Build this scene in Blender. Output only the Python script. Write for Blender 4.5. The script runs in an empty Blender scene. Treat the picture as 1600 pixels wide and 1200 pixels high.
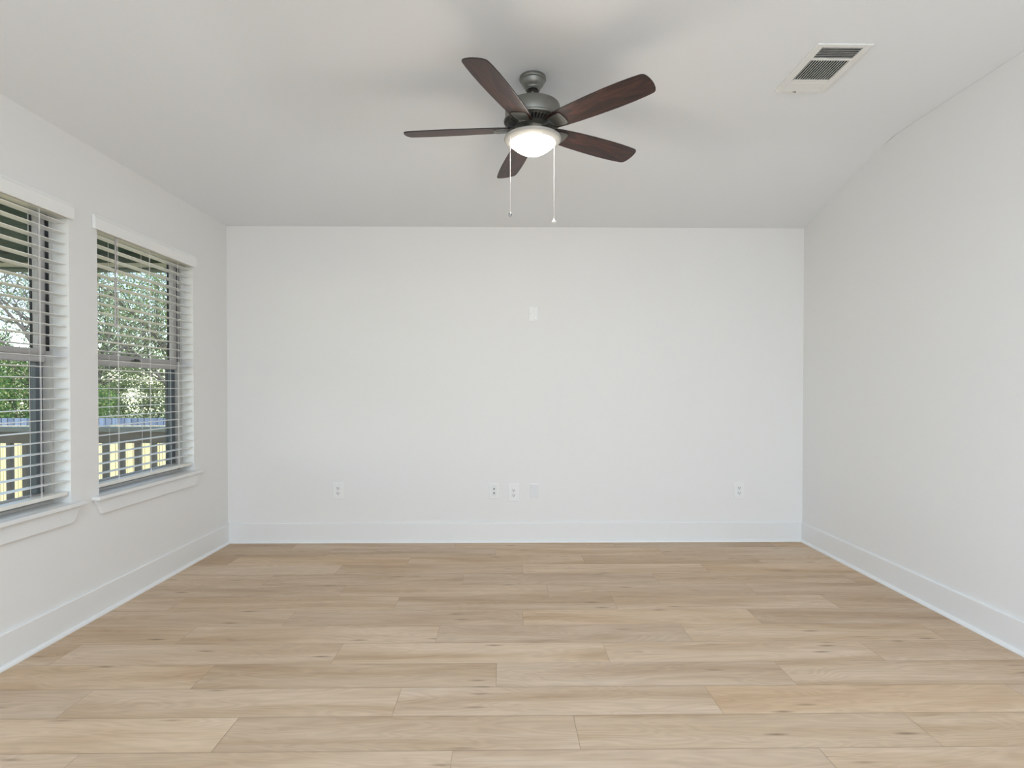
import bpy, bmesh, math, random
import numpy as np
from mathutils import Vector, Matrix
random.seed(7); rng = np.random.default_rng(11)
PI = math.pi
SC = bpy.context.scene
COL = SC.collection

# ------------------------------------------------------------------ camera
EYE = 1.188
F_PX, YAW, PITCH, ROLL, SHIFT_PX = 871.87, -0.0129, -0.0121, 0.0004, 18.3
cam_d = bpy.data.cameras.new('camera'); cam = bpy.data.objects.new('camera', cam_d); COL.objects.link(cam)
cam_d.sensor_width = 36.0; cam_d.sensor_fit = 'HORIZONTAL'
cam_d.lens = F_PX / 1600 * 36.0
cam_d.shift_y = SHIFT_PX / 1600
cam_d.clip_start = 0.05; cam_d.clip_end = 300
cam.matrix_world = (Matrix.Translation((0, 0, EYE)) @ Matrix.Rotation(YAW, 4, 'Z')
                    @ Matrix.Rotation(PI/2 + PITCH, 4, 'X') @ Matrix.Rotation(ROLL, 4, 'Z'))
SC.camera = cam

# ------------------------------------------------------------------ room measures (metres)
XL, XR = -2.1376, 2.3285          # left and right wall faces
YB, YF = 4.3265, -3.3             # back wall, wall behind the camera
ZE, ZC = 2.438, 2.707             # wall top at the eaves, flat ceiling
RUN = YB - 3.386                  # width of the sloped ceiling band
FANX, FANY = 0.1358, 2.741

# ------------------------------------------------------------------ world, sun, fill lamps, exposure
w = bpy.data.worlds.new('world'); SC.world = w; w.use_nodes = True
nt = w.node_tree; bg = nt.nodes['Background']
sky = nt.nodes.new('ShaderNodeTexSky'); sky.sky_type = 'NISHITA'
sky.sun_disc = False; sky.sun_elevation = math.radians(48); sky.sun_rotation = math.radians(160)
sky.air_density = 1.0; sky.dust_density = 0.6; sky.ozone_density = 1.0
nt.links.new(sky.outputs[0], bg.inputs[0]); bg.inputs[1].default_value = 0.62

def sun(direction, strength, color, angle):
    l = bpy.data.lights.new('sun', 'SUN'); l.energy = strength; l.color = color; l.angle = angle
    o = bpy.data.objects.new('sun', l); COL.objects.link(o)
    o.rotation_euler = Vector(direction).to_track_quat('-Z', 'Y').to_euler(); o.location = (0, 0, 9)
    return o
sun((-0.30, 0.75, -0.72), 4.6, (1.0, 0.93, 0.80), 0.01)

def area(name, loc, direction, sx, sy, power, color, spread=180):
    l = bpy.data.lights.new(name, 'AREA'); l.shape = 'RECTANGLE'; l.size = sx; l.size_y = sy
    l.energy = power; l.color = color; l.spread = math.radians(spread)
    o = bpy.data.objects.new(name, l); COL.objects.link(o)
    o.location = loc; o.rotation_euler = Vector(direction).to_track_quat('-Z', 'Z').to_euler()
    return o
# added fill lamps out of view
area('rear_fill', (0.3, YF + 0.06, 1.15), (0, 1, -0.35), 3.9, 2.1, 60, (0.87, 0.90, 0.92), 110)
area('side_fill', (XL + 0.04, -0.9, 1.35), (1, 0.25, -0.35), 3.0, 1.7, 43, (0.62, 0.785, 1.04), 110)
area('overhead_fill', (0.2, -1.6, 2.69), (0, 0.001, -1), 2.6, 1.8, 119, (0.735, 0.985, 1.27))

SC.view_settings.view_transform = 'Standard'; SC.view_settings.look = 'None'
SC.view_settings.gamma = 1.0; SC.view_settings.use_curve_mapping = False
SC.view_settings.exposure = 0.0
SC.cycles.max_bounces = 12; SC.cycles.diffuse_bounces = 7; SC.cycles.transparent_max_bounces = 16
SC.cycles.caustics_reflective = False; SC.cycles.caustics_refractive = False
SC.cycles.sample_clamp_indirect = 6.0
SC.cycles.use_denoising = True

# ------------------------------------------------------------------ materials
def new_mat(name):
    m = bpy.data.materials.new(name); m.use_nodes = True
    return m, m.node_tree, m.node_tree.nodes['Principled BSDF']

def plain(name, col, rough=0.5, metal=0.0, bump=0.0, bscale=60.0, bdist=0.001, var=0.0, spec=0.5):
    m, t, b = new_mat(name)
    b.inputs['Roughness'].default_value = rough; b.inputs['Metallic'].default_value = metal
    b.inputs['Specular IOR Level'].default_value = spec
    tc = t.nodes.new('ShaderNodeTexCoord'); n = t.nodes.new('ShaderNodeTexNoise')
    n.inputs['Scale'].default_value = bscale; n.inputs['Detail'].default_value = 3
    t.links.new(tc.outputs['Object'], n.inputs['Vector'])
    mr = t.nodes.new('ShaderNodeMapRange'); mr.inputs['To Min'].default_value = 1 - var; mr.inputs['To Max'].default_value = 1 + var
    t.links.new(n.outputs['Fac'], mr.inputs['Value'])
    mx = t.nodes.new('ShaderNodeVectorMath'); mx.operation = 'SCALE'; mx.inputs[0].default_value = col[:3]
    t.links.new(mr.outputs[0], mx.inputs['Scale']); t.links.new(mx.outputs[0], b.inputs['Base Color'])
    if bump > 0:
        bp = t.nodes.new('ShaderNodeBump'); bp.inputs['Strength'].default_value = bump; bp.inputs['Distance'].default_value = bdist
        t.links.new(n.outputs['Fac'], bp.inputs['Height']); t.links.new(bp.outputs[0], b.inputs['Normal'])
    return m

M = {}
M['wall'] = plain('wall_paint', (0.80, 0.79, 0.772), 0.62, bump=0.35, bscale=70, bdist=0.0012, spec=0.3)
M['ceiling'] = plain('ceiling_paint', (0.835, 0.855, 0.875), 0.8, bump=0.35, bscale=60, bdist=0.0012, spec=0.2)
M['trim'] = plain('trim_gloss_paint', (0.80, 0.80, 0.79), 0.32, bump=0.05, bscale=20)
M['blind'] = plain('blind_white', (0.86, 0.855, 0.83), 0.3, bump=0.05, bscale=30)
M['rail'] = plain('blind_rail_cream', (0.80, 0.78, 0.72), 0.35)
M['cord'] = plain('ladder_cord', (0.80, 0.78, 0.76), 0.8)
M['wand'] = plain('tilt_wand', (0.42, 0.37, 0.36), 0.35)
M['vinyl'] = plain('vinyl_frame', (0.60, 0.58, 0.55), 0.45, var=0.04)
M['sash'] = plain('vinyl_sash', (0.55, 0.52, 0.505), 0.45, var=0.04)
M['gasket'] = plain('black_gasket', (0.03, 0.03, 0.032), 0.6)
M['stile_shade'] = plain('shaded_stile', (0.115, 0.135, 0.155), 0.45)  # shade on the lower sash stiles, put into the colour
M['screen'] = plain('screen_frame', (0.09, 0.095, 0.105), 0.5)
M['plate'] = plain('outlet_plate', (0.825, 0.825, 0.81), 0.35)
M['recept'] = plain('outlet_face', (0.77, 0.77, 0.755), 0.35)
M['blankp'] = plain('blank_plate', (0.735, 0.735, 0.745), 0.4)
M['slot'] = plain('outlet_slot', (0.05, 0.05, 0.05), 0.6)
M['coax'] = plain('coax_dark', (0.05, 0.05, 0.05), 0.4, 0.5)
M['grille'] = plain('grille_white', (0.84, 0.84, 0.82), 0.4)
M['duct'] = plain('duct_dark', (0.015, 0.015, 0.015), 0.9)
M['pewter'] = plain('brushed_pewter', (0.235, 0.235, 0.215), 0.42, 0.8, var=0.05, bscale=15)
M['brassy'] = plain('warm_nickel', (0.52, 0.48, 0.40), 0.3, 0.8)
M['pewter_dark'] = plain('dark_pewter', (0.12, 0.12, 0.11), 0.4, 0.8)
M['pan'] = plain('light_pan', (0.46, 0.45, 0.42), 0.45, 0.15)
M['chain'] = plain('pull_chain_white', (0.66, 0.62, 0.60), 0.4, 0.2)
M['fobm'] = plain('fob_metal', (0.35, 0.35, 0.35), 0.25, 0.9)
M['black'] = plain('blade_edge', (0.02, 0.016, 0.014), 0.5)
M['porch_green'] = plain('porch_board_paint', (0.075, 0.115, 0.098), 0.6, var=0.15, bscale=4)
M['porch_beam'] = plain('porch_beam_cream', (0.78, 0.74, 0.64), 0.6)
M['deck'] = plain('deck_wood', (0.16, 0.13, 0.10), 0.8, var=0.2, bscale=10)
M['railwood'] = plain('rail_wood', (0.21, 0.175, 0.14), 0.8, var=0.25, bscale=14)
M['railtop'] = plain('rail_top_weathered', (0.30, 0.30, 0.27), 0.8, var=0.2, bscale=12)
M['siding'] = plain('siding', (0.6, 0.6, 0.57), 0.7)
M['bark'] = plain('bark', (0.11, 0.095, 0.085), 0.95, bump=0.6, bscale=25, bdist=0.02, var=0.35)

# glass: mirror-like film over clear
g, t, b = new_mat('window_glass'); t.nodes.remove(b)
tr = t.nodes.new('ShaderNodeBsdfTransparent'); gl = t.nodes.new('ShaderNodeBsdfGlossy'); gl.inputs['Roughness'].default_value = 0.02
tr.inputs[0].default_value = (0.95, 0.97, 0.96, 1)
fr = t.nodes.new('ShaderNodeFresnel'); fr.inputs[0].default_value = 1.45; mx = t.nodes.new('ShaderNodeMixShader')
gm = t.nodes.new('ShaderNodeNewGeometry'); fs = t.nodes.new('ShaderNodeMath'); fs.operation = 'SUBTRACT'; fs.inputs[0].default_value = 1; fm = t.nodes.new('ShaderNodeMath'); fm.operation = 'MULTIPLY'
t.links.new(gm.outputs['Backfacing'], fs.inputs[1]); t.links.new(fs.outputs[0], fm.inputs[0]); t.links.new(fr.outputs[0], fm.inputs[1])
t.links.new(fm.outputs[0], mx.inputs[0]); t.links.new(tr.outputs[0], mx.inputs[1]); t.links.new(gl.outputs[0], mx.inputs[2])
t.links.new(mx.outputs[0], t.nodes['Material Output'].inputs[0]); M['glass'] = g

# lamp glass
g, t, b = new_mat('lit_frosted_glass')
b.inputs['Base Color'].default_value = (0.95, 0.93, 0.88, 1); b.inputs['Roughness'].default_value = 0.4
b.inputs['Emission Color'].default_value = (1.0, 0.95, 0.87, 1); b.inputs['Emission Strength'].default_value = 13.5
M['bowl'] = g

def nd(t, kind, **kw):
    n = t.nodes.new(kind)
    for k, v in kw.items():
        if k.startswith('i_'): n.inputs[k[2:]].default_value = v
        else: setattr(n, k, v)
    return n
def ramp(t, stops):
    r = t.nodes.new('ShaderNodeValToRGB'); e = r.color_ramp.elements
    while len(e) > 2: e.remove(e[-1])
    for i, (p, c) in enumerate(stops):
        el = e[i] if i < 2 else e.new(p)
        el.position = p; el.color = (*c, 1) if len(c) == 3 else c
    return r

# oak planks: UV in metres along/across each plank (own offset), 'tone' = per-plank random values
def make_oak():
    m, t, b = new_mat('oak_plank'); L = t.links.new
    uv = nd(t, 'ShaderNodeUVMap', uv_map='UVMap')
    at = nd(t, 'ShaderNodeAttribute', attribute_name='tone')
    sep = nd(t, 'ShaderNodeSeparateColor'); L(at.outputs['Color'], sep.inputs[0])
    def mapped(sx, sy):
        mp = nd(t, 'ShaderNodeMapping'); mp.inputs['Scale'].default_value = (sx, sy, 1); L(uv.outputs[0], mp.inputs[0]); return mp
    def noise(sx, sy, detail=4, dist=0.0, rough=0.55):
        mp = mapped(sx, sy); n = nd(t, 'ShaderNodeTexNoise'); n.inputs['Scale'].default_value = 1; n.inputs['Detail'].default_value = detail
        n.inputs['Distortion'].default_value = dist; n.inputs['Roughness'].default_value = rough
        L(mp.outputs[0], n.inputs['Vector']); return n
    broad = noise(0.8, 7, 4, 0.7); fine = noise(5, 190, 4, 0.2, 0.7); mid = noise(2.6, 40, 4, 0.8)
    base = ramp(t, [(0.22, (0.400, 0.266, 0.160)), (0.42, (0.505, 0.360, 0.236)), (0.56, (0.572, 0.430, 0.300)), (0.80, (0.630, 0.492, 0.362))])
    L(broad.outputs['Fac'], base.inputs[0])
    # cathedral rings: distance field bent by noise
    bend = noise(1.3, 8.5, 2, 0.6)
    ring = nd(t, 'ShaderNodeMath', operation='MULTIPLY'); ring.inputs[1].default_value = 95; L(bend.outputs['Fac'], ring.inputs[0])
    sn = nd(t, 'ShaderNodeMath', operation='SINE'); L(ring.outputs[0], sn.inputs[0])
    rr = nd(t, 'ShaderNodeMapRange'); rr.inputs['From Min'].default_value = -1; rr.inputs['To Min'].default_value = 0.935; rr.inputs['To Max'].default_value = 1.025
    L(sn.outputs[0], rr.inputs['Value'])
    f1 = nd(t, 'ShaderNodeMapRange'); f1.inputs['From Min'].default_value = 0.3; f1.inputs['From Max'].default_value = 0.7; f1.inputs['To Min'].default_value = 0.93; f1.inputs['To Max'].default_value = 1.05; L(fine.outputs['Fac'], f1.inputs['Value'])
    f2 = nd(t, 'ShaderNodeMapRange'); f2.inputs['From Min'].default_value = 0.3; f2.inputs['From Max'].default_value = 0.7; f2.inputs['To Min'].default_value = 0.965; f2.inputs['To Max'].default_value = 1.02; L(mid.outputs['Fac'], f2.inputs['Value'])
    tn = nd(t, 'ShaderNodeMapRange'); tn.inputs['To Min'].default_value = 0.99; tn.inputs['To Max'].default_value = 1.16; L(sep.outputs[0], tn.inputs['Value'])
    def mul(a, c):
        q = nd(t, 'ShaderNodeMath', operation='MULTIPLY'); L(a, q.inputs[0]); L(c, q.inputs[1]); return q.outputs[0]
    k = mul(mul(mul(rr.outputs[0], f1.outputs[0]), f2.outputs[0]), tn.outputs[0])
    sc = nd(t, 'ShaderNodeVectorMath', operation='SCALE'); L(base.outputs[0], sc.inputs[0]); L(k, sc.inputs['Scale'])
    # hue shift per plank
    hs = nd(t, 'ShaderNodeHueSaturation'); hm = nd(t, 'ShaderNodeMapRange'); hm.inputs['To Min'].default_value = 0.94; hm.inputs['To Max'].default_value = 1.06
    L(sep.outputs[2], hm.inputs['Value']); L(hm.outputs[0], hs.inputs['Saturation']); L(sc.outputs[0], hs.inputs['Color'])
    # knots and dark mineral streaks
    mp = mapped(2.2, 13.0); vo = nd(t, 'ShaderNodeTexVoronoi', voronoi_dimensions='2D'); vo.inputs['Scale'].default_value = 1.0; L(mp.outputs[0], vo.inputs['Vector'])
    kr = ramp(t, [(0.0, (1, 1, 1)), (0.035, (0.7, 0.7, 0.7)), (0.12, (0, 0, 0))]); L(vo.outputs['Distance'], kr.inputs[0])
    vs = nd(t, 'ShaderNodeSeparateColor'); L(vo.outputs['Color'], vs.inputs[0])
    kg = nd(t, 'ShaderNodeMath', operation='GREATER_THAN'); kg.inputs[1].default_value = 0.74; L(vs.outputs[0], kg.inputs[0])
    kv = nd(t, 'ShaderNodeMapRange'); kv.inputs['To Min'].default_value = 0.35; L(vs.outputs[1], kv.inputs['Value'])
    kk = mul(mul(kr.outputs[0], kg.outputs[0]), kv.outputs[0])
    st = noise(3.2, 75, 3, 0.4); sr = ramp(t, [(0.67, (0, 0, 0)), (0.78, (1, 1, 1))]); L(st.outputs['Fac'], sr.inputs[0])
    ss = nd(t, 'ShaderNodeMath', operation='MULTIPLY'); ss.inputs[1].default_value = 0.6; L(sr.outputs[0], ss.inputs[0])
    mxm = nd(t, 'ShaderNodeMath', operation='MAXIMUM'); L(kk, mxm.inputs[0]); L(ss.outputs[0], mxm.inputs[1])
    mixc = nd(t, 'ShaderNodeMix', data_type='RGBA'); L(mxm.outputs[0], mixc.inputs[0]); L(hs.outputs[0], mixc.inputs[6])
    mixc.inputs[7].default_value = (0.20, 0.135, 0.085, 1)
    L(mixc.outputs[2], b.inputs['Base Color'])
    b.inputs['Roughness'].default_value = 0.55; b.inputs['Specular IOR Level'].default_value = 0.28
    bp = nd(t, 'ShaderNodeBump'); bp.inputs['Strength'].default_value = 0.12; bp.inputs['Distance'].default_value = 0.0008
    L(fine.outputs['Fac'], bp.inputs['Height']); L(bp.outputs[0], b.inputs['Normal'])
    return m
M['oak'] = make_oak()
M['groove'] = plain('plank_groove', (0.34, 0.25, 0.17), 0.9)

def make_walnut():
    m, t, b = new_mat('walnut_blade'); L = t.links.new
    tc = nd(t, 'ShaderNodeTexCoord'); mp = nd(t, 'ShaderNodeMapping'); mp.inputs['Scale'].default_value = (6, 34, 6); L(tc.outputs['Object'], mp.inputs[0])
    n = nd(t, 'ShaderNodeTexNoise'); n.inputs['Scale'].default_value = 1; n.inputs['Detail'].default_value = 5; n.inputs['Distortion'].default_value = 1.2; L(mp.outputs[0], n.inputs['Vector'])
    r = ramp(t, [(0.30, (0.018, 0.009, 0.007)), (0.52, (0.042, 0.017, 0.013)), (0.72, (0.095, 0.033, 0.022))]); L(n.outputs['Fac'], r.inputs[0])
    L(r.outputs[0], b.inputs['Base Color']); b.inputs['Roughness'].default_value = 0.42
    return m
M['walnut'] = make_walnut()

def make_boards(name, c1, c2, period, axis_i, gap=0.08):
    m, t, b = new_mat(name); L = t.links.new
    tc = nd(t, 'ShaderNodeTexCoord'); sx = nd(t, 'ShaderNodeSeparateXYZ'); L(tc.outputs['Object'], sx.inputs[0])
    q = nd(t, 'ShaderNodeMath', operation='DIVIDE'); q.inputs[1].default_value = period; L(sx.outputs[axis_i], q.inputs[0])
    fl = nd(t, 'ShaderNodeMath', operation='FLOOR'); L(q.outputs[0], fl.inputs[0])
    wn = nd(t, 'ShaderNodeTexWhiteNoise', noise_dimensions='1D'); L(fl.outputs[0], wn.inputs['W'])
    frc = nd(t, 'ShaderNodeMath', operation='FRACT'); L(q.outputs[0], frc.inputs[0])
    gp = nd(t, 'ShaderNodeMath', operation='GREATER_THAN'); gp.inputs[1].default_value = gap; L(frc.outputs[0], gp.inputs[0])
    mc = nd(t, 'ShaderNodeMix', data_type='RGBA'); L(wn.outputs['Value'], mc.inputs[0]); mc.inputs[6].default_value = (*c1, 1); mc.inputs[7].default_value = (*c2, 1)
    m2 = nd(t, 'ShaderNodeMix', data_type='RGBA'); L(gp.outputs[0], m2.inputs[0]); m2.inputs[6].default_value = (c1[0]*.35, c1[1]*.35, c1[2]*.35, 1); L(mc.outputs[2], m2.inputs[7])
    L(m2.outputs[2], b.inputs['Base Color']); b.inputs['Roughness'].default_value = 0.85
    return m
M['fence_yellow'] = make_boards('pine_fence_boards', (0.56, 0.46, 0.24), (0.62, 0.53, 0.31), 0.14, 0)
M['fence_blue'] = make_boards('weathered_fence_boards', (0.085, 0.11, 0.17), (0.15, 0.185, 0.26), 0.16, 0, 0.14)
M['porch_boards'] = make_boards('porch_ceiling_boards', (0.060, 0.098, 0.082), (0.078, 0.120, 0.100), 0.12, 1, 0.06)

def make_leaf(name, c1, c2, c3, trans=0.5):
    m, t, b = new_mat(name); L = t.links.new; t.nodes.remove(b)
    at = nd(t, 'ShaderNodeAttribute', attribute_name='tone'); sep = nd(t, 'ShaderNodeSeparateColor'); L(at.outputs['Color'], sep.inputs[0])
    r = ramp(t, [(0.0, c1), (0.6, c2), (1.0, c3)]); L(sep.outputs[0], r.inputs[0])
    d = nd(t, 'ShaderNodeBsdfDiffuse'); tl = nd(t, 'ShaderNodeBsdfTranslucent'); mx = nd(t, 'ShaderNodeMixShader'); mx.inputs[0].default_value = trans
    L(r.outputs[0], d.inputs[0]); L(r.outputs[0], tl.inputs[0]); L(d.outputs[0], mx.inputs[1]); L(tl.outputs[0], mx.inputs[2]); L(mx.outputs[0], t.nodes['Material Output'].inputs[0])
    return m
M['leaf_light'] = make_leaf('spring_leaves', (0.16, 0.21, 0.09), (0.30, 0.37, 0.17), (0.50, 0.53, 0.31))
M['leaf_dark'] = make_leaf('dense_leaves', (0.05, 0.12, 0.04), (0.15, 0.28, 0.08), (0.40, 0.38, 0.16))
M['leaf_sparse'] = make_leaf('budding_leaves', (0.18, 0.22, 0.12), (0.34, 0.40, 0.22), (0.48, 0.42, 0.36))

def make_ground():
    m, t, b = new_mat('dry_grass'); L = t.links.new
    tc = nd(t, 'ShaderNodeTexCoord'); n = nd(t, 'ShaderNodeTexNoise'); n.inputs['Scale'].default_value = 3.0; n.inputs['Detail'].default_value = 6; L(tc.outputs['Object'], n.inputs['Vector'])
    r = ramp(t, [(0.35, (0.22, 0.24, 0.09)), (0.6, (0.46, 0.40, 0.20))]); L(n.outputs['Fac'], r.inputs[0]); L(r.outputs[0], b.inputs['Base Color']); b.inputs['Roughness'].default_value = 1
    return m
M['ground'] = make_ground()

# ------------------------------------------------------------------ mesh helpers
def finish(name, bm, mat, parent=None, loc=(0, 0, 0), smooth=False, bevel=0.0, seg=2):
    me = bpy.data.meshes.new(name)
    bmesh.ops.recalc_face_normals(bm, faces=bm.faces)
    bm.to_mesh(me); bm.free()
    me.materials.append(mat)
    o = bpy.data.objects.new(name, me); COL.objects.link(o); o.location = loc
    if parent: o.parent = parent
    if smooth:
        for p in me.polygons: p.use_smooth = True
        me.set_sharp_from_angle(angle=math.radians(38))
    if bevel > 0:
        md = o.modifiers.new('bevel', 'BEVEL'); md.width = bevel; md.segments = seg; md.limit_method = 'ANGLE'; md.angle_limit = math.radians(40)
    return o
def box(bm, x0, y0, z0, x1, y1, z1):
    v = [bm.verts.new((x, y, z)) for z in (z0, z1) for y in (y0, y1) for x in (x0, x1)]
    for f in ((0, 2, 3, 1), (4, 5, 7, 6), (0, 1, 5, 4), (2, 6, 7, 3), (0, 4, 6, 2), (1, 3, 7, 5)): bm.faces.new([v[i] for i in f])
    return v
def prism(bm, pts, fn, a, b):
    """extrude outline pts (2D) between a and b; fn(u, v, w) gives 3D"""
    A = [bm.verts.new(fn(u, v, a)) for u, v in pts]; B = [bm.verts.new(fn(u, v, b)) for u, v in pts]
    bm.faces.new(A); bm.faces.new(B[::-1]); n = len(pts)
    for i in range(n): bm.faces.new((A[i], A[(i+1) % n], B[(i+1) % n], B[i]))
def tube(bm, p0, p1, r0, r1=None, n=8):
    r1 = r0 if r1 is None else r1
    p0, p1 = Vector(p0), Vector(p1); d = (p1 - p0).normalized()
    a = d.cross(Vector((0, 0, 1)) if abs(d.z) < 0.9 else Vector((1, 0, 0))).normalized(); c = d.cross(a)
    A = [bm.verts.new(p0 + r0 * (a * math.cos(2*PI*i/n) + c * math.sin(2*PI*i/n))) for i in range(n)]
    B = [bm.verts.new(p1 + r1 * (a * math.cos(2*PI*i/n) + c * math.sin(2*PI*i/n))) for i in range(n)]
    bm.faces.new(A); bm.faces.new(B[::-1])
    for i in range(n): bm.faces.new((A[i], A[(i+1) % n], B[(i+1) % n], B[i]))
def lathe(bm, prof, n=64, cx=0, cy=0):
    rings = []
    for r, z in prof:
        rings.append([bm.verts.new((cx, cy, z))] if r < 1e-6 else [bm.verts.new((cx + r*math.cos(2*PI*i/n), cy + r*math.sin(2*PI*i/n), z)) for i in range(n)])
    for a, b in zip(rings[:-1], rings[1:]):
        for i in range(n):
            j = (i+1) % n
            if len(a) == 1 and len(b) == 1: continue
            if len(a) == 1: bm.faces.new((a[0], b[i], b[j]))
            elif len(b) == 1: bm.faces.new((a[i], a[j], b[0]))
            else: bm.faces.new((a[i], a[j], b[j], b[i]))
def new(): return bmesh.new()
def root(name, label, cat, loc=(0, 0, 0), group=None, kind=None, rotz=0):
    o = bpy.data.objects.new(name, None); COL.objects.link(o); o.location = loc; o.rotation_euler.z = rotz; o.empty_display_size = 0.1
    return tag(o, label, cat, group, kind)
def tag(o, label, cat, group=None, kind=None):
    if label: o['label'] = label
    if cat: o['category'] = cat
    if group: o['group'] = group
    if kind: o['kind'] = kind
    return o

# ------------------------------------------------------------------ floor
def build_floor():
    PW, LEN, Y0 = 0.1945, 1.21, 2.0155
    # far edge of each course and one end joint in it (near to far), read off the photograph
    joints = {-1: -1.381, 0: -0.960, 1: -0.410, 2: -0.035, 3: 0.458, 4: -0.325, 5: 0.094, 6: 0.610, 7: 0.254, 8: -0.261, 9: 0.118, 10: 0.547, 11: -0.065, 12: -1.586}
    vs, fs, uvs, tones = [], [], [], []
    x0, x1 = XL, XR
    g = 0.0007
    for k in range(-27, 13):
        ya, yb = Y0 + (k-1)*PW, Y0 + k*PW
        ya, yb = max(ya, YF), min(yb, YB)
        if yb - ya < 0.004: continue
        j = joints.get(k, rng.uniform(0, LEN))
        s = j - math.ceil((j - x0) / LEN) * LEN
        while s < x1:
            a, b = max(s, x0), min(s + LEN, x1)
            if b - a > 0.01:
                n = len(vs)
                vs += [(a+g, ya+g, 0), (b-g, ya+g, 0), (b-g, yb-g, 0), (a+g, yb-g, 0)]
                fs.append((n, n+1, n+2, n+3))
                ou, ov = rng.uniform(0, 60), rng.uniform(0, 60)
                uvs += [(a-s+ou, ov), (b-s+ou, ov), (b-s+ou, ov+yb-ya), (a-s+ou, ov+yb-ya)]
                tones += [(rng.uniform(0, 1), rng.uniform(0, 1), rng.uniform(0, 1), 1)] * 4
            s += LEN
    nb = len(vs)
    me = bpy.data.meshes.new('floor')
    e = 0.2
    vs += [(x0-e, YF-e, -0.0015), (x1+e, YF-e, -0.0015), (x1+e, YB+e, -0.0015), (x0-e, YB+e, -0.0015),
           (x0-e, YF-e, -0.12), (x1+e, YF-e, -0.12), (x1+e, YB+e, -0.12), (x0-e, YB+e, -0.12)]
    sl = [(0, 1, 2, 3), (7, 6, 5, 4), (0, 4, 5, 1), (1, 5, 6, 2), (2, 6, 7, 3), (3, 7, 4, 0)]
    fs += [tuple(nb+i for i in f) for f in sl]
    me.from_pydata(vs, [], fs)
    nl = len(me.loops); U = np.zeros((nl, 2), dtype=np.float32); K = np.ones((nl, 4), dtype=np.float32)
    U[:len(uvs)] = uvs; K[:len(tones)] = tones
    me.uv_layers.new(name='UVMap'); me.uv_layers['UVMap'].data.foreach_set('uv', U.ravel())
    me.color_attributes.new('tone', 'FLOAT_COLOR', 'CORNER'); me.color_attributes['tone'].data.foreach_set('color', K.ravel())
    me.materials.append(M['oak']); me.materials.append(M['groove'])
    for p in me.polygons: p.material_index = 1 if p.index >= len(fs) - 6 else 0
    o = bpy.data.objects.new('floor', me); COL.objects.link(o); tag(o, 'light oak plank floor laid across the room', 'floor', kind='structure')
build_floor()

# ------------------------------------------------------------------ walls and ceiling
T = 0.17
WZ0, WZ1 = 0.600, 2.075
WIN = [(1.872, 2.772), (2.962, 3.862)]
bm = new()
box(bm, XL-T, YF-T, 0, XL, WIN[0][0], ZE)
box(bm, XL-T, WIN[0][1], 0, XL, WIN[1][0], ZE)
box(bm, XL-T, WIN[1][1], 0, XL, YB+T, ZE)
for a, b in WIN:
    box(bm, XL-T, a, 0, XL, b, WZ0); box(bm, XL-T, a, WZ1, XL, b, ZE)
bmesh.ops.remove_doubles(bm, verts=bm.verts, dist=1e-5)
# drop the hidden faces shared by neighbouring blocks
seen = {}
for f in list(bm.faces):
    key = tuple(sorted(v.index for v in f.verts)); seen.setdefault(key, []).append(f)
for fl in seen.values():
    if len(fl) > 1:
        for f in fl: bm.faces.remove(f)
tag(finish('wall_left', bm, M['wall']), 'left white wall with two windows', 'wall', kind='structure')
bm = new(); box(bm, XL, YB, 0, XR, YB+T, ZE)
tag(finish('wall_back', bm, M['wall']), 'far white wall facing the camera', 'wall', kind='structure')
bm = new(); prism(bm, [(YF-T, 0), (YB+T, 0), (YB+T, ZE), (YB, ZE), (YB-RUN, ZC), (YF-T, ZC)], lambda u, v, w_: (w_, u, v), XR, XR+T)
tag(finish('wall_right', bm, M['wall']), 'right white wall with sloped top at its far end', 'wall', kind='structure')
bm = new(); box(bm, XL, YF-T, 0, XR, YF, ZC)
tag(finish('wall_front', bm, M['wall']), 'white wall behind the camera', 'wall', kind='structure')
bm = new()
xh, yh = XL+RUN, YB-RUN
P = {k: bm.verts.new(v) for k, v in dict(a=(XL, YF-T, ZE), b=(XL, YB, ZE), c=(XR, YB, ZE), d=(XR, yh, ZC), e=(xh, yh, ZC), f=(xh, YF-T, ZC), g=(XR, YF-T, ZC)).items()}
for f in ('abef', 'bcde', 'fedg'): bm.faces.new([P[q] for q in f])
creases = [bm.edges.get((P[a], P[b])) for a, b in ('ef', 'ed', 'eb')]
ztop = 3.3; X0, X1, Y1, Y2 = XL-T-.25, XR+T+.25, YF-T-.25, YB+T+.25
# closed roof body above
Q = [bm.verts.new(v) for v in ((XL-T-.25, YF-T-.25, ZE), (XL-T-.25, YB+T+.25, ZE), (XR+T+.25, YB+T+.25, ZE), (XR+T+.25, YF-T-.25, ZE))]
Rr = [bm.verts.new((v.co.x, v.co.y, ztop)) for v in Q]
bm.faces.new(Rr)
for i in range(4): bm.faces.new((Q[i], Q[(i+1) % 4], Rr[(i+1) % 4], Rr[i]))
bm.faces.new((P['a'], P['b'], Q[1], Q[0])); bm.faces.new((P['b'], P['c'], Q[2], Q[1]))
bm.faces.new((P['c'], P['d'], P['g'], Q[3], Q[2])); bm.faces.new((P['a'], Q[0], Q[3], P['g'], P['f']))
bmesh.ops.bevel(bm, geom=creases, offset=0.14, segments=8, affect='EDGES', profile=0.5)
tag(finish('ceiling', bm, M['ceiling'], smooth=True), 'white ceiling with sloped band along left and far walls', 'ceiling', kind='structure')

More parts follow.
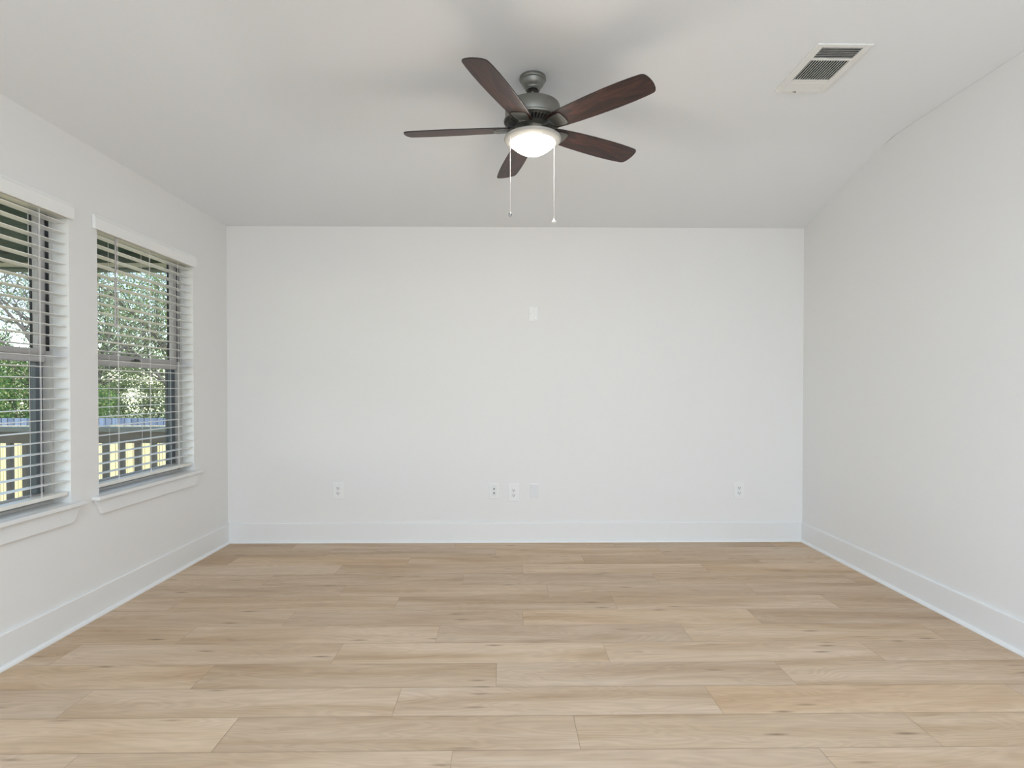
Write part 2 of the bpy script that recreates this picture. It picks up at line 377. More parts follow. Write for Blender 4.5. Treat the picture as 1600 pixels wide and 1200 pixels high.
# ------------------------------------------------------------------ baseboards with shoe moulding
BH, BT, SH = 0.148, 0.014, 0.017
base_prof = [(0, 0), (BT, 0), (BT, BH-0.004), (BT-0.003, BH), (0, BH)]
shoe_prof = [(BT, 0), (BT+SH, 0)] + [(BT+SH*math.cos(a), SH*math.sin(a)) for a in [PI/10*i for i in range(1, 5)]] + [(BT, SH)]
for side, fn, a, b in (('left', lambda u, v, w_: (XL+u, w_, v), YF, YB), ('right', lambda u, v, w_: (XR-u, w_, v), YF, YB), ('back', lambda u, v, w_: (w_, YB-u, v), XL+BT, XR-BT)):
    bm = new(); prism(bm, base_prof, fn, a, b); o = tag(finish('baseboard_'+side, bm, M['trim']), 'white baseboard along the %s wall' % dict(left='left', right='right', back='far')[side], 'baseboard', kind='structure')
    bm = new(); prism(bm, shoe_prof, fn, a, b); finish('shoe_moulding', bm, M['trim'], o)

# ------------------------------------------------------------------ windows
def ring(bm, x0, x1, ya, yb, za, zb, wd, wb=None, wt=None):
    wb = wd if wb is None else wb; wt = wd if wt is None else wt
    box(bm, x0, ya, za, x1, ya+wd, zb); box(bm, x0, yb-wd, za, x1, yb, zb)
    box(bm, x0, ya+wd, za, x1, yb-wd, za+wb); box(bm, x0, ya+wd, zb-wt, x1, yb-wd, zb)
def window(n, ya, yb):
    yc = (ya+yb)/2
    r = root('window_%d' % n, ['near left window', 'far left window'][n-1] + ' with grey vinyl frame behind a white blind', 'window', (XL-0.12, yc, 0.61), kind='structure')
    def lx(x): return x - (XL-0.12)
    A, B = ya-yc, yb-yc; z0, z1 = WZ0-0.61, WZ1-0.61
    zs = 0.628-0.61                                   # stool top
    zm = 1.352-0.61
    bm = new(); ring(bm, lx(XL-0.165), lx(XL-0.080), A, B, zs, z1, 0.014); finish('frame', bm, M['vinyl'], r, bevel=0.002)
    # upper sash
    bm = new(); ring(bm, lx(XL-0.142), lx(XL-0.104), A+0.016, B-0.016, zm, z1-0.016, 0.045, 0.030, 0.030); us = finish('upper_sash', bm, M['sash'], r, bevel=0.003)
    bm = new(); box(bm, lx(XL-0.139), A+0.058, zm+0.027, lx(XL-0.136), B-0.058, z1-0.043); finish('pane', bm, M['glass'], us)
    bm = new(); ring(bm, lx(XL-0.141), lx(XL-0.129), A+0.0605, B-0.0605, zm+0.0295, z1-0.0455, 0.0022); finish('glazing_seal', bm, M['gasket'], us)
    # lower sash: taupe rails, stiles coloured dark to stand in for shade
    bm = new(); box(bm, lx(XL-0.140), A+0.021, zm-0.034, lx(XL-0.099), B-0.021, zm-0.001); box(bm, lx(XL-0.140), A+0.021, zs+0.016, lx(XL-0.112), B-0.021, zs+0.052); ls = finish('lower_sash', bm, M['sash'], r, bevel=0.003)
    for y0_, y1_ in ((A+0.021, A+0.062), (B-0.062, B-0.021)):
        bm = new(); box(bm, lx(XL-0.140), y0_, zs+0.053, lx(XL-0.115), y1_, zm-0.035); o = finish('stile', bm, M['stile_shade'], ls, bevel=0.003); o['label'] = 'sash stile coloured dark for shade'
    bm = new(); box(bm, lx(XL-0.131), A+0.058, zs+0.050, lx(XL-0.128), B-0.058, zm-0.032); finish('pane', bm, M['glass'], ls)
    bm = new(); box(bm, lx(XL-0.103), -0.035, zm-0.001, lx(XL-0.090), 0.035, zm+0.006); box(bm, lx(XL-0.101), -0.01, zm+0.006, lx(XL-0.092), 0.03, zm+0.015); finish('sash_lock', bm, M['pewter_dark'], ls, bevel=0.002)
    # dark track beside the upper sash, taupe track liner beside the lower one
    bm = new(); box(bm, lx(XL-0.1035), A+0.014, zm+0.02, lx(XL-0.087), A+0.0155, z1-0.015); box(bm, lx(XL-0.1035), B-0.0155, zm+0.02, lx(XL-0.087), B-0.014, z1-0.015); finish('track', bm, M['gasket'], r)
    bm = new(); box(bm, lx(XL-0.150), A+0.014, zs+0.014, lx(XL-0.084), A+0.0205, zm-0.001); box(bm, lx(XL-0.150), B-0.0205, zs+0.014, lx(XL-0.084), B-0.014, zm-0.001); finish('track_liner', bm, M['vinyl'], r)
    bm = new(); ring(bm, lx(XL-0.180), lx(XL-0.166), A+0.014, B-0.014, zs+0.01, zm+0.01, 0.010); finish('screen_frame', bm, M['screen'], r)
    # stool and apron
    bm = new()
    box(bm, lx(XL-0.09), A, -0.01, lx(XL), B, zs)
    box(bm, lx(XL), A-0.055, zs-0.02, lx(XL+0.042), B+0.055, zs); finish('window_sill', bm, M['trim'], r, bevel=0.003)
    bm = new(); zt, zb = zs-0.02, zs-0.100
    pts = [(A-0.045, zt), (B+0.045, zt), (B-0.005, zb), (A+0.005, zb)]
    prism(bm, pts, lambda u, v, w_: (w_, u, v), lx(XL), lx(XL+0.018)); finish('apron', bm, M['trim'], r, bevel=0.003)
for i, (a, b) in enumerate(WIN): window(i+1, a, b)

# ------------------------------------------------------------------ blinds
def blind(ya, yb, label, wand_y):
    yc = (ya+yb)/2
    r = root('window_blind', label, 'blind', (XL-0.034, yc, 0.64), group='white slatted blinds in the left windows')
    A, B = ya-yc+0.006, yb-yc-0.006
    zz = lambda z: z-0.64
    # curved-face slats, open flat
    bm = new(); n = 26; z = 0.735; i = 0
    while z < 2.008:
        sect = []
        for k in range(5):
            u = -0.025+0.0125*k; sect.append((u, 0.0016*(1-(u/0.025)**2)+0.0013))
        for k in range(4, -1, -1):
            u = -0.025+0.0125*k; sect.append((u, 0.0016*(1-(u/0.025)**2)-0.0013))
        wob = rng.normal(0, 0.0006); tilt = rng.normal(0.02, 0.012)
        prism(bm, sect, lambda u, v, w_: (u, w_, zz(z)+v+wob+u*tilt), A, B)
        z += 0.0505
    finish('slats', bm, M['blind'], r, smooth=True)
    bm = new(); box(bm, -0.026, A, zz(0.664), 0.026, B, zz(0.684)); rail = finish('bottom_rail', bm, M['rail'], r, bevel=0.004)
    bm = new()
    bm.free()
    for y in (A+0.165, 0, B-0.165):
        bm = new(); tube(bm, (0.026, y-0.006, zz(0.674)), (0.0285, y-0.006, zz(0.674)), 0.006, n=12); finish('cord_button', bm, M['cord'], rail)
    bm = new(); box(bm, -0.028, A, zz(2.022), 0.02, B, zz(WZ1-0.003)); finish('headrail', bm, M['rail'], r, bevel=0.002)
    # valance over the wall face with returns
    vx0, vx1 = 0.034+0.001, 0.034+0.019
    bm = new()
    pts = [(vx0, zz(2.022)), (vx1-0.004, zz(2.018)), (vx1, zz(2.024)), (vx1, zz(2.076)), (vx1-0.006, zz(2.088)), (vx1-0.006, zz(2.094)), (vx0, zz(2.094))]
    prism(bm, pts, lambda u, v, w_: (u, w_, v), A-0.042, B+0.02); finish('valance', bm, M['blind'], r, bevel=0.0015)
    for y in (A+0.162, -0.003, B-0.156):
        bm = new()
        tube(bm, (0.0262, y, zz(0.680)), (0.0262, y, zz(2.03)), 0.0011, n=6)
        tube(bm, (-0.0262, y, zz(0.680)), (-0.0262, y, zz(2.03)), 0.0011, n=6)
        tube(bm, (0.0262, y-0.006, zz(0.680)), (0.0262, y-0.006, zz(2.03)), 0.0006, n=6)
        finish('ladder_cord', bm, M['cord'], r)
    if wand_y is not None:
        bm = new(); wy = wand_y-yc
        tube(bm, (0.031, wy, zz(2.018)), (0.031, wy-0.004, zz(1.56)), 0.0042, n=6)
        tube(bm, (0.031, wy-0.004, zz(1.56)), (0.031, wy-0.004, zz(1.522)), 0.0058, 0.0052, n=6)
        finish('tilt_wand', bm, M['wand'], r)
blind(*WIN[0], 'white slatted blind in the near left window, cut off by the photo edge', 2.02)
blind(*WIN[1], 'white slatted blind with brown tilt wand in the far left window', 3.106)

# ------------------------------------------------------------------ ceiling fan
def fan():
    r = root('ceiling_fan', 'five-blade walnut and pewter ceiling fan with a lit bowl lamp', 'ceiling fan', (FANX, FANY, ZC))
    h = lambda z: z-ZC
    bm = new(); lathe(bm, [(0, 0), (0.064, 0), (0.0645, -0.006), (0.0655, -0.012), (0.0635, -0.016), (0.058, -0.019), (0.0555, -0.026), (0.053, -0.034), (0.047, -0.043), (0.039, -0.050), (0.0375, -0.052), (0.0375, -0.059), (0.034, -0.063), (0.027, -0.062), (0.024, -0.050), (0, -0.05)]); finish('canopy', bm, M['pewter'], r, smooth=True)
    bm = new(); lathe(bm, [(0, -0.045), (0.022, -0.05), (0.0215, -0.062), (0.016, -0.068), (0.0, -0.07)], 32); finish('hanger_ball', bm, M['black'], r, smooth=True)
    bm = new(); lathe(bm, [(0.0105, -0.055), (0.0105, -0.135), (0.016, -0.137), (0.018, -0.146), (0, -0.146)], 24); finish('downrod', bm, M['pewter'], r, smooth=True)
    bm = new(); lathe(bm, [(0, h(2.576)), (0.090, h(2.576)), (0.120, h(2.572)), (0.131, h(2.566)), (0.1345, h(2.556)), (0.1345, h(2.504)), (0.132, h(2.499)), (0.139, h(2.498)), (0.1415, h(2.493)), (0.139, h(2.487)), (0.128, h(2.483)), (0.118, h(2.482)), (0.118, h(2.495)), (0, h(2.495))], 96)
    mh = finish('motor_housing', bm, M['pewter'], r, smooth=True)
    bm = new(); lathe(bm, [(0, h(2.494)), (0.112, h(2.494)), (0.106, h(2.484)), (0.084, h(2.474)), (0, h(2.474))], 64); finish('vent_core', bm, M['duct'], mh, smooth=True)
    bm = new()
    for k in range(44):
        a = 2*PI*k/44; c, s = math.cos(a), math.sin(a)
        pts = [(0.130, h(2.486)), (0.124, h(2.480)), (0.108, h(2.474)), (0.086, h(2.468)), (0.080, h(2.472)), (0.100, h(2.480)), (0.110, h(2.490))]
        prism(bm, pts, lambda u, v, w_, c=c, s=s: (u*c-w_*s, u*s+w_*c, v), -0.0026, 0.0026)
    finish('vent_fins', bm, M['pewter'], mh)
    bm = new(); lathe(bm, [(0, h(2.478)), (0.084, h(2.478)), (0.086, h(2.471)), (0.080, h(2.467)), (0.058, h(2.466)), (0.052, h(2.463)), (0.052, h(2.416)), (0, h(2.416))], 64); finish('flywheel', bm, M['pewter'], r, smooth=True)
    bm = new(); lathe(bm, [(0.050, h(2.446)), (0.0575, h(2.446)), (0.0585, h(2.449)), (0.0585, h(2.461)), (0.0570, h(2.465)), (0.050, h(2.465))], 8)
    finish('switch_collar', bm, M['brassy'], r)
    # blades
    pitch = math.radians(13); zb = h(2.455)
    out = [(0.108, 0.040), (0.118, 0.047), (0.16, 0.0535), (0.24, 0.0600), (0.34, 0.0650), (0.44, 0.0675), (0.52, 0.0665), (0.575, 0.0635), (0.605, 0.0608), (0.618, 0.0585), (0.627, 0.0530), (0.634, 0.040), (0.6385, 0.020), (0.640, 0.0)]
    poly = out + [(u, -v) for u, v in out[-2::-1]]
    cp, sp = math.cos(pitch), math.sin(pitch)
    for k in range(5):
        ang = -0.1091 + k*2*PI/5 + PI
        bm = new(); prism(bm, poly, lambda u, v, w_: (u, v*cp + w_*sp, -v*sp + w_*cp), 0, 0.0055)
        b = finish('blade', bm, M['walnut'], r, loc=(0, 0, zb)); b.rotation_euler.z = ang
        b.data.materials.append(M['black'])
        for p in b.data.polygons:
            if p.index >= 2: p.material_index = 1
        bb = b.modifiers.new('bevel', 'BEVEL'); bb.width = 0.0012; bb.segments = 2; bb.limit_method = 'ANGLE'
        # bracket: rounded plate under the blade root, arm to the flywheel, two ribs
        bm = new()
        pl = [(0.104, 0.023), (0.116, 0.031), (0.150, 0.0385), (0.174, 0.0400), (0.184, 0.0370), (0.190, 0.029), (0.192, 0.012)]; pl = pl + [(u, -v) for u, v in pl[::-1]]
        f = lambda u, v, w_: (u, v*cp + w_*sp, -v*sp + w_*cp)
        prism(bm, pl, f, -0.005, 0.0)
        prism(bm, [(u*0.80+0.030, v*0.78) for u, v in pl], f, -0.0068, -0.005)
        prism(bm, [(0.070, 0.016), (0.100, 0.018), (0.122, 0.024), (0.122, -0.024), (0.100, -0.018), (0.070, -0.016)], lambda u, v, w_: (u, v, w_ - 0.001), -0.010, 0.0)
        for s in (-1, 1): tube(bm, (0.072, 0.010*s, -0.009), (0.112, 0.016*s, -0.006 - 0.016*s*sp), 0.0026, n=8)
        finish('blade_bracket', bm, M['pewter'], b, bevel=0.0012, smooth=True)
    # light kit
    bm = new(); lathe(bm, [(0, h(2.426)), (0.053, h(2.426)), (0.060, h(2.422)), (0.100, h(2.418)), (0.128, h(2.415)), (0.1375, h(2.411)), (0.1395, h(2.406)), (0.1375, h(2.401)), (0.131, h(2.397)), (0.116, h(2.388)), (0.111, h(2.387)), (0.108, h(2.389)), (0.108, h(2.400)), (0, h(2.400))], 96)
    pan = finish('light_pan', bm, M['pan'], r, smooth=True)
    bm = new()
    prof = [(0.109, h(2.392))] + [(0.111*q, h(2.386) - 0.056*(1-q**1.9)) for q in [1-i/16 for i in range(16)]] + [(0, h(2.330))]
    lathe(bm, prof, 96); finish('glass_bowl', bm, M['bowl'], pan, smooth=True)
    # pull chains
    for x, y, zt, z1, metal in ((-0.1105, -0.061, 2.397, 2.029, True), (0.1070, 0.020, 2.394, 2.026, False)):
        bm = new(); tube(bm, (x, y, h(zt)), (x, y, h(z1)), 0.0013, n=8)
        z = zt-0.002
        while z > z1:
            bmesh.ops.create_icosphere(bm, subdivisions=1, radius=0.0020, matrix=Matrix.Translation((x, y, h(z)))); z -= 0.0056
        if metal: tube(bm, (x, y, h(2.285)), (x, y, h(2.277)), 0.0026, n=10)
        ch = finish('pull_chain', bm, M['chain'], r, smooth=True)
        bm = new()
        if metal:
            lathe(bm, [(0, h(z1+0.004)), (0.004, h(z1+0.002)), (0.0075, h(z1-0.005)), (0.0085, h(z1-0.010)), (0.006, h(z1-0.015)), (0, h(z1-0.017))], 16, x, y); fb = finish('fob', bm, M['fobm'], ch, smooth=True); fb['label'] = 'dark metal pull fob'
        else:
            lathe(bm, [(0, h(z1+0.004)), (0.0045, h(z1+0.003)), (0.005, h(z1-0.005)), (0.011, h(z1-0.011)), (0.0115, h(z1-0.016)), (0.006, h(z1-0.020)), (0, h(z1-0.021))], 16, x, y); fb = finish('fob', bm, M['plate'], ch, smooth=True); fb['label'] = 'white bell-shaped pull fob'
fan()
l = bpy.data.lights.new('fan_lamp', 'POINT'); l.energy = 4.1; l.color = (1, 0.93, 0.82); l.shadow_soft_size = 0.05
lo = bpy.data.objects.new('fan_lamp', l); COL.objects.link(lo); lo.location = (FANX, FANY, 2.29)

# ------------------------------------------------------------------ ceiling vent
def vent():
    x0, x1, y0, y1 = 1.3735, 1.6210, 2.446, 2.847
    xc, yc = (x0+x1)/2, (y0+y1)/2
    r = root('ceiling_vent', 'white rectangular air register in the flat ceiling at upper right', 'vent', (xc, yc, ZC))
    A, B, C_, D_ = x0-xc, x1-xc, y0-yc, y1-yc
    bm = new(); m_ = 0.033
    ys = [C_, C_+0.025, C_+0.107, C_+0.121, C_+0.283, C_+0.296, C_+0.380, D_]
    zt, zb = -0.0005, -0.009
    ax, bx = A+m_, B-m_
    box(bm, A, C_, zb, ax, D_, zt); box(bm, bx, C_, zb, B, D_, zt)
    for a, b in ((ys[0], ys[1]), (ys[2], ys[3]), (ys[4], ys[5]), (ys[6], ys[7])): box(bm, ax, a, zb, bx, b, zt)
    finish('frame', bm, M['grille'], r, bevel=0.003)
    bm = new(); box(bm, ax-0.002, ys[1]-0.002, -0.0012, bx+0.002, ys[6]+0.002, -0.0006); finish('duct_opening', bm, M['duct'], r)
    # three louvre banks
    def bank(ya, yb, n, lean, name):
        bm = new()
        for k in range(n):
            y = ya + (yb-ya)*(k+0.5)/n
            prism(bm, [(y-lean-0.0007, -0.0095), (y-lean+0.0009, -0.0095), (y+lean+0.0009, -0.0015), (y+lean-0.0007, -0.0015)], lambda u, v, w_: (w_, u, v), ax, bx)
        finish(name, bm, M['grille'], r)
    bank(ys[1], ys[2], 6, 0.0035, 'louver_bank')
    bank(ys[5], ys[6], 6, -0.0052, 'louver_bank')
    bm = new(); n = 15
    for k in range(n):
        x = ax + (bx-ax)*(k+0.5)/n; L_ = 0.0022
        prism(bm, [(x-L_-0.0009, -0.0095), (x-L_+0.0012, -0.0095), (x+L_+0.0012, -0.0015), (x+L_-0.0009, -0.0015)], lambda u, v, w_: (u, w_, v), ys[3], ys[4])
    finish('louver_bank', bm, M['grille'], r)
    bm = new(); box(bm, -0.036, D_-0.016, -0.012, -0.020, D_-0.013, -0.009); tube(bm, (-0.024, D_-0.0145, -0.016), (-0.024, D_-0.0145, -0.0115), 0.002); finish('damper_lever', bm, M['fobm'], r)
vent()

# ------------------------------------------------------------------ wall plates
def plate_mesh(bm, w_, h_, th=0.006, ch=0.003):
    o = [(-w_/2, -h_/2), (w_/2, -h_/2), (w_/2, h_/2), (-w_/2, h_/2)]
    i = [(-w_/2+ch, -h_/2+ch), (w_/2-ch, -h_/2+ch), (w_/2-ch, h_/2-ch), (-w_/2+ch, h_/2-ch)]
    R0 = [bm.verts.new((x, 0, z)) for x, z in o]; R1 = [bm.verts.new((x, -th+0.002, z)) for x, z in o]; R2 = [bm.verts.new((x, -th, z)) for x, z in i]
    bm.faces.new(R0); bm.faces.new(R2)
    for P0, P1 in ((R0, R1), (R1, R2)):
        for k in range(4): bm.faces.new((P0[k], P0[(k+1) % 4], P1[(k+1) % 4], P1[k]))
def outlet(x, z, w_, h_, label):
    r = root('wall_outlet', label, 'outlet', (x, YB, z), group='duplex power outlets low on the far wall')
    bm = new(); plate_mesh(bm, w_, h_); finish('cover_plate', bm, M['plate'], r)
    for s in (1, -1):
        zc = 0.0195*s
        pts = []
        for k in range(24):
            a = 2*PI*k/24; u, v = 0.0172*math.cos(a), 0.0172*math.sin(a); pts.append((u, zc+max(-0.0138, min(0.0138, v))))
        bm = new(); prism(bm, pts, lambda u, v, q: (u, q, v), -0.0078, -0.0055); rc = finish('receptacle', bm, M['recept'], r, bevel=0.0006)
        bm = new()
        box(bm, -0.0078, -0.0082, zc-0.0025, -0.0048, -0.0076, zc+0.0075); box(bm, 0.0048, -0.0082, zc-0.0025, 0.0078, -0.0076, zc+0.0060)
        tube(bm, (0, -0.0082, zc-0.0088), (0, -0.0076, zc-0.0088), 0.0030, n=10); finish('contact_slots', bm, M['slot'], rc)
    bm = new(); tube(bm, (0, -0.0075, 0), (0, -0.0055, 0), 0.003, n=12); finish('screw', bm, M['recept'], r)
outlet(-1.289, 0.401, 0.080, 0.130, 'duplex outlet on the far wall, nearest the left window corner')
outlet(0.069, 0.383, 0.086, 0.137, 'duplex outlet low on the far wall between jack plate and blank plate')
outlet(1.829, 0.398, 0.083, 0.134, 'duplex outlet on the far wall near the right wall corner')
r = root('jack_plate', 'white wall plate with two dark round jacks, left of centre outlet', 'wall plate', (-0.083, YB, 0.397))
bm = new(); plate_mesh(bm, 0.074, 0.118); finish('cover_plate', bm, M['plate'], r)
bm = new(); box(bm, -0.020, -0.0075, -0.042, 0.020, -0.0055, 0.042); ins = finish('insert', bm, M['recept'], r, bevel=0.001)
for z in (0.0165, -0.0165):
    bm = new(); tube(bm, (0, -0.012, z), (0, -0.007, z), 0.0055, n=16); j = finish('coax_jack', bm, M['coax'], r, bevel=0.001); j['label'] = 'dark round jack'
r = root('blank_plate', 'narrow plain pale-lilac blank wall plate, right of the centre outlet', 'wall plate', (0.231, YB, 0.397))
bm = new(); plate_mesh(bm, 0.066, 0.114, 0.0055); finish('cover_plate', bm, M['plate'], r)
bm = new(); box(bm, -0.0275, -0.0068, -0.051, 0.0275, -0.005, 0.047); finish('insert', bm, M['blankp'], r, bevel=0.0012)
r = root('cable_plate', 'white cable plate with round knob and curved hood high on the far wall', 'wall plate', (0.221, YB, 1.767))
bm = new(); plate_mesh(bm, 0.072, 0.112, 0.006); finish('cover_plate', bm, M['plate'], r)
bm = new(); lathe(bm, [(0, 0), (0.0055, 0), (0.0055, 0.006), (0.003, 0.008), (0, 0.008)], 20); bmesh.ops.rotate(bm, verts=bm.verts, matrix=Matrix.Rotation(PI/2, 3, 'X')); kb = finish('knob', bm, M['plate'], r, loc=(-0.022, -0.006, 0.006), smooth=True)
bm = new()
pts = [(0.002, -0.046), (0.004, -0.02), (0.0085, 0.0), (0.010, 0.012), (0.006, 0.030), (0.0, 0.046), (0.028, 0.046), (0.029, 0.02), (0.030, -0.02), (0.026, -0.046)]
prism(bm, pts, lambda u, v, q: (u, q, v), -0.013, -0.0055); finish('curved_hood', bm, M['plate'], r, bevel=0.003)

# ------------------------------------------------------------------ outdoors: porch
PY = 4.40                                   # porch end, in line with the far wall of the house
PX0 = XL-T-3.1; ZD = -0.06
def simple(name, boxes, mat, label=None, cat=None, kind=None, parent=None, bevel=0.0):
    bm = new()
    for b_ in boxes: box(bm, *b_)
    return tag(finish(name, bm, mat, parent, bevel=bevel), label, cat, kind=kind)
simple('ground', [(-45, -25, -1.32, 20, 60, -1.30)], M['ground'], 'dry grass yard beyond the porch', 'ground', 'structure')
simple('porch_deck', [(PX0, -3.4, -1.29, XL-T-.02, PY+.1, ZD)], M['deck'], 'brown porch deck outside the windows', 'deck', 'structure')
bm = new(); box(bm, PX0-.3, -3.6, 2.235, XL-T-.26, PY+.30, 2.30); tag(finish('porch_ceiling', bm, M['porch_boards']), 'dark green porch ceiling seen through the windows', 'ceiling', kind='structure')
simple('porch_beam', [(PX0-.02, PY-.05, 2.128, XL-T-.01, PY+.10, 2.158)], M['porch_beam'], 'cream beam under the dark green porch ceiling', 'beam', 'structure', bevel=0.003)
simple('porch_fascia', [(PX0-.02, PY-.02, 2.159, XL-T-.01, PY+.07, 2.234), (PX0-.02, PY-.03, 2.112, XL-T-.01, PY+.09, 2.127)], M['porch_green'], 'dark green boards above and under the cream porch beam', 'beam', 'structure')
rr = root('porch_railing', 'dark brown wooden porch railing with square balusters outside both windows', 'railing', (XL-T-.02, PY, ZD))
def rb(name, b_, mat, bevel=0.003):
    bm = new(); x, y, z = rr.location; box(bm, b_[0]-x, b_[1]-y, b_[2]-z, b_[3]-x, b_[4]-y, b_[5]-z); return finish(name, bm, mat, rr, bevel=bevel)
rb('top_rail', (PX0+.05, PY-.07, 0.855, XL-T-.03, PY+.07, 0.89), M['railtop'])
rb('rail_brace', (PX0+.05, PY-.02, 0.765, XL-T-.03, PY+.02, 0.854), M['railwood'])
rb('bottom_rail', (PX0+.05, PY-.025, 0.06, XL-T-.03, PY+.025, 0.12), M['railwood'])
x = -2.502
while x > PX0+.12:
    rb('baluster', (x-.018, PY-.018, 0.1205, x+.018, PY+.018, 0.7645), M['railwood'], 0.001); x -= 0.1235
bm = new(); box(bm, -.07, -.07, 0, .07, .07, 2.111-ZD); tag(finish('porch_post', bm, M['porch_beam'], loc=(PX0+.07, PY, ZD)), 'cream square post at the outer corner of the porch', 'post')

# fences
def fence(name, y, x0, x1, ztop, mat, label, step):
    f = root(name, label, 'fence', ((x0+x1)/2, y, -1.30)); h = ztop+1.30; W = (x1-x0)/2
    bm = new(); 
    p = -W
    while p < W:
        box(bm, p+.004, -.01, 0.03, min(p+.136, W), .01, h + 0.0*p); p += .14
    finish('boards', bm, mat, f)
    bm = new()
    for z in (0.3, h-0.25): box(bm, -W, .011, z, W, .05, z+.09)
    finish('rail', bm, M['railwood'], f)
    p = -W+.05
    while p <= W:
        bm = new(); box(bm, p-.045, .051, 0, p+.045, .14, h-0.03); finish('post', bm, M['railwood'], f); p += step
fence('board_fence', 9.0, -12.2, -2.5, 0.600, M['fence_yellow'], 'sunlit pale yellow board fence behind the porch railing', 2.4)
fence('weathered_fence', 14.0, -22, -3.0, 0.46, M['fence_blue'], 'blue-grey weathered fence farther off behind the yellow fence', 2.4)

# ------------------------------------------------------------------ trees
def leaves_mesh(name, centers, size, mat, parent):
    n = len(centers); c = np.array(centers, dtype=float)
    a = rng.normal(size=(n, 3)); a /= np.linalg.norm(a, axis=1)[:, None]
    b = np.cross(a, rng.normal(size=(n, 3))); b /= np.linalg.norm(b, axis=1)[:, None]
    s = size*rng.uniform(0.6, 1.35, (n, 1))
    V = np.stack([c-a*s, c+b*s*0.5, c+a*s, c-b*s*0.5], 1).reshape(-1, 3)
    me = bpy.data.meshes.new(name); me.vertices.add(4*n); me.vertices.foreach_set('co', V.ravel())
    me.loops.add(4*n); me.loops.foreach_set('vertex_index', np.arange(4*n, dtype=np.int32))
    me.polygons.add(n); me.polygons.foreach_set('loop_start', np.arange(0, 4*n, 4, dtype=np.int32)); me.polygons.foreach_set('loop_total', np.full(n, 4, dtype=np.int32))
    me.update(calc_edges=True); me.validate()
    ca = me.color_attributes.new('tone', 'FLOAT_COLOR', 'CORNER')
    t_ = np.repeat(rng.uniform(0, 1, n), 4); cc = np.stack([t_, t_, t_, np.ones_like(t_)], 1).astype(np.float32)
    ca.data.foreach_set('color', cc.ravel())
    me.materials.append(mat); o = bpy.data.objects.new(name, me); COL.objects.link(o); o.parent = parent
    return o
def tree(loc, height, trunk_r, first, levels, n_leaf, leaf_size, mat, label, spread=0.6, cluster=0.35, lean=(0, 0), seed=0, name='tree'):
    rs = random.Random(seed)
    r = root(name, label, 'tree', loc, group='leafy trees beyond the fences')
    bm = new(); tips = []
    def grow(p, d, length, rad, lvl):
        steps = 4; q = Vector(p); dd = Vector(d)
        for s_ in range(steps):
            nd_ = (dd + Vector((rs.gauss(0, .13), rs.gauss(0, .13), rs.gauss(0.02, .08)))).normalized()
            q2 = q + nd_*length/steps; r0 = rad*(1-0.55*s_/steps); r1 = rad*(1-0.55*(s_+1)/steps)
            tube(bm, q, q2, r0, r1, n=6 if lvl < 2 else 4)
            if lvl >= 2: tips.append((q2.copy(), lvl))
            q, dd = q2, nd_
            if lvl < levels and (lvl > 0 or s_ >= 1):
                for _ in range(2 if lvl < 2 else 1):
                    a = rs.uniform(0, 2*PI); side = Vector((math.cos(a), math.sin(a), rs.uniform(-.1, .7)))
                    grow(q, (dd*(1-spread)+side*spread).normalized(), length*rs.uniform(.48, .72), r1*0.6, lvl+1)
        if lvl < levels: grow(q, dd, length*.6, rad*.42, lvl+1)
        else: tips.append((q.copy(), lvl))
    grow(Vector((0, 0, 0)), Vector((lean[0], lean[1], 1)).normalized(), first, trunk_r, 0)
    zmax = max(t_[0].z for t_ in tips); k = height/zmax
    for v in bm.verts: v.co.x *= k; v.co.y *= k; v.co.z *= k
    finish('trunk', bm, M['bark'], r)
    T_ = np.array([list(t_[0]*k) for t_ in tips]); idx = rng.integers(0, len(T_), n_leaf)
    leaves_mesh('foliage', T_[idx] + rng.normal(size=(n_leaf, 3))*cluster, leaf_size, mat, r)
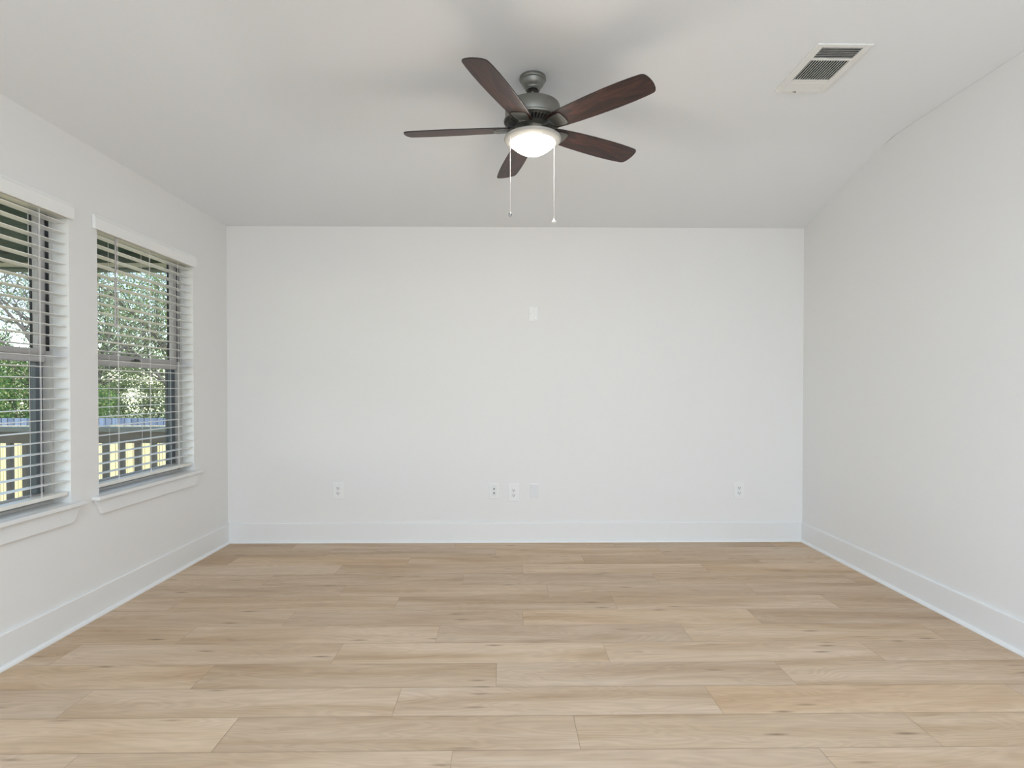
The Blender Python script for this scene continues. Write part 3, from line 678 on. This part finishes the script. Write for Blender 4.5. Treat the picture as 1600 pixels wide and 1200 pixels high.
def shrub(loc, rx, ry, rz, n, size, mat, label):
    r = root('shrub', label, 'shrub', loc, group='shrubs in front of the trees')
    bm = new()
    for k in range(7):
        a = rng.uniform(0, 2*PI); tube(bm, (0, 0, 0), (rx*.5*math.cos(a), ry*.5*math.sin(a), rz*rng.uniform(.9, 1.6)), 0.03, 0.008, n=5)
    finish('stems', bm, M['bark'], r)
    u = rng.normal(size=(n, 3)); u /= np.linalg.norm(u, axis=1)[:, None]; rad = rng.uniform(0.5, 1, (n, 1))**0.5
    lump = 1+0.22*np.sin(u[:, :1]*7+u[:, 1:2]*5)+0.15*np.sin(u[:, 2:]*9)
    leaves_mesh('foliage', u*rad*lump*np.array([rx, ry, rz])+np.array([0, 0, rz*1.02]), size, mat, r)
G = -1.30
tree((-14.4, 17.5, G), 10.0, 0.124, 3.6, 3, 4800, 0.034, M['leaf_sparse'], 'bare-branched tree with few buds seen through the near window', 0.62, 0.30, (0.10, 0), 3)
tree((-12.3, 16.5, G), 9.0, 0.074, 3.2, 3, 6400, 0.037, M['leaf_sparse'], 'thin dark-branched tree leaning across the left side of the far window', 0.6, 0.35, (0.25, 0), 5)
tree((-11.6, 19.5, G), 9.5, 0.093, 3.4, 3, 12500, 0.040, M['leaf_light'], 'yellow-green leafy tree with dark trunk left of centre in the far window', 0.55, 0.45, (0.03, 0), 8)
tree((-9.9, 18.0, G), 9.5, 0.093, 3.0, 3, 22400, 0.040, M['leaf_light'], 'yellow-green leafy tree with dark trunk at the right in the far window', 0.55, 0.5, (-0.02, 0), 12)
tree((-16.5, 22.5, G), 8.5, 0.099, 3.0, 3, 11200, 0.046, M['leaf_light'], 'pale leafy tree farther back behind the near window', 0.58, 0.6, (0, 0), 15)
tree((-13.2, 26.0, G), 8.0, 0.099, 3.0, 3, 14000, 0.053, M['leaf_light'], 'pale leafy tree farthest back behind the far window', 0.58, 0.7, (0, 0), 21)
shrub((-12.9, 15.6, G), 1.5, 1.0, 1.75, 27200, 0.037, M['leaf_dark'], 'dense dark green shrub above the fence in the near window')
shrub((-15.6, 17.0, G), 1.6, 1.0, 1.9, 23800, 0.037, M['leaf_dark'], 'dark green shrub at the left edge of the near window')
shrub((-11.0, 21.5, G), 2.2, 1.0, 1.6, 30600, 0.043, M['leaf_light'], 'light green shrub between the trunks in the far window')
shrub((-15.8, 24.5, G), 3.0, 1.2, 1.9, 34000, 0.050, M['leaf_light'], 'light green shrub behind the dark ones in the near window')
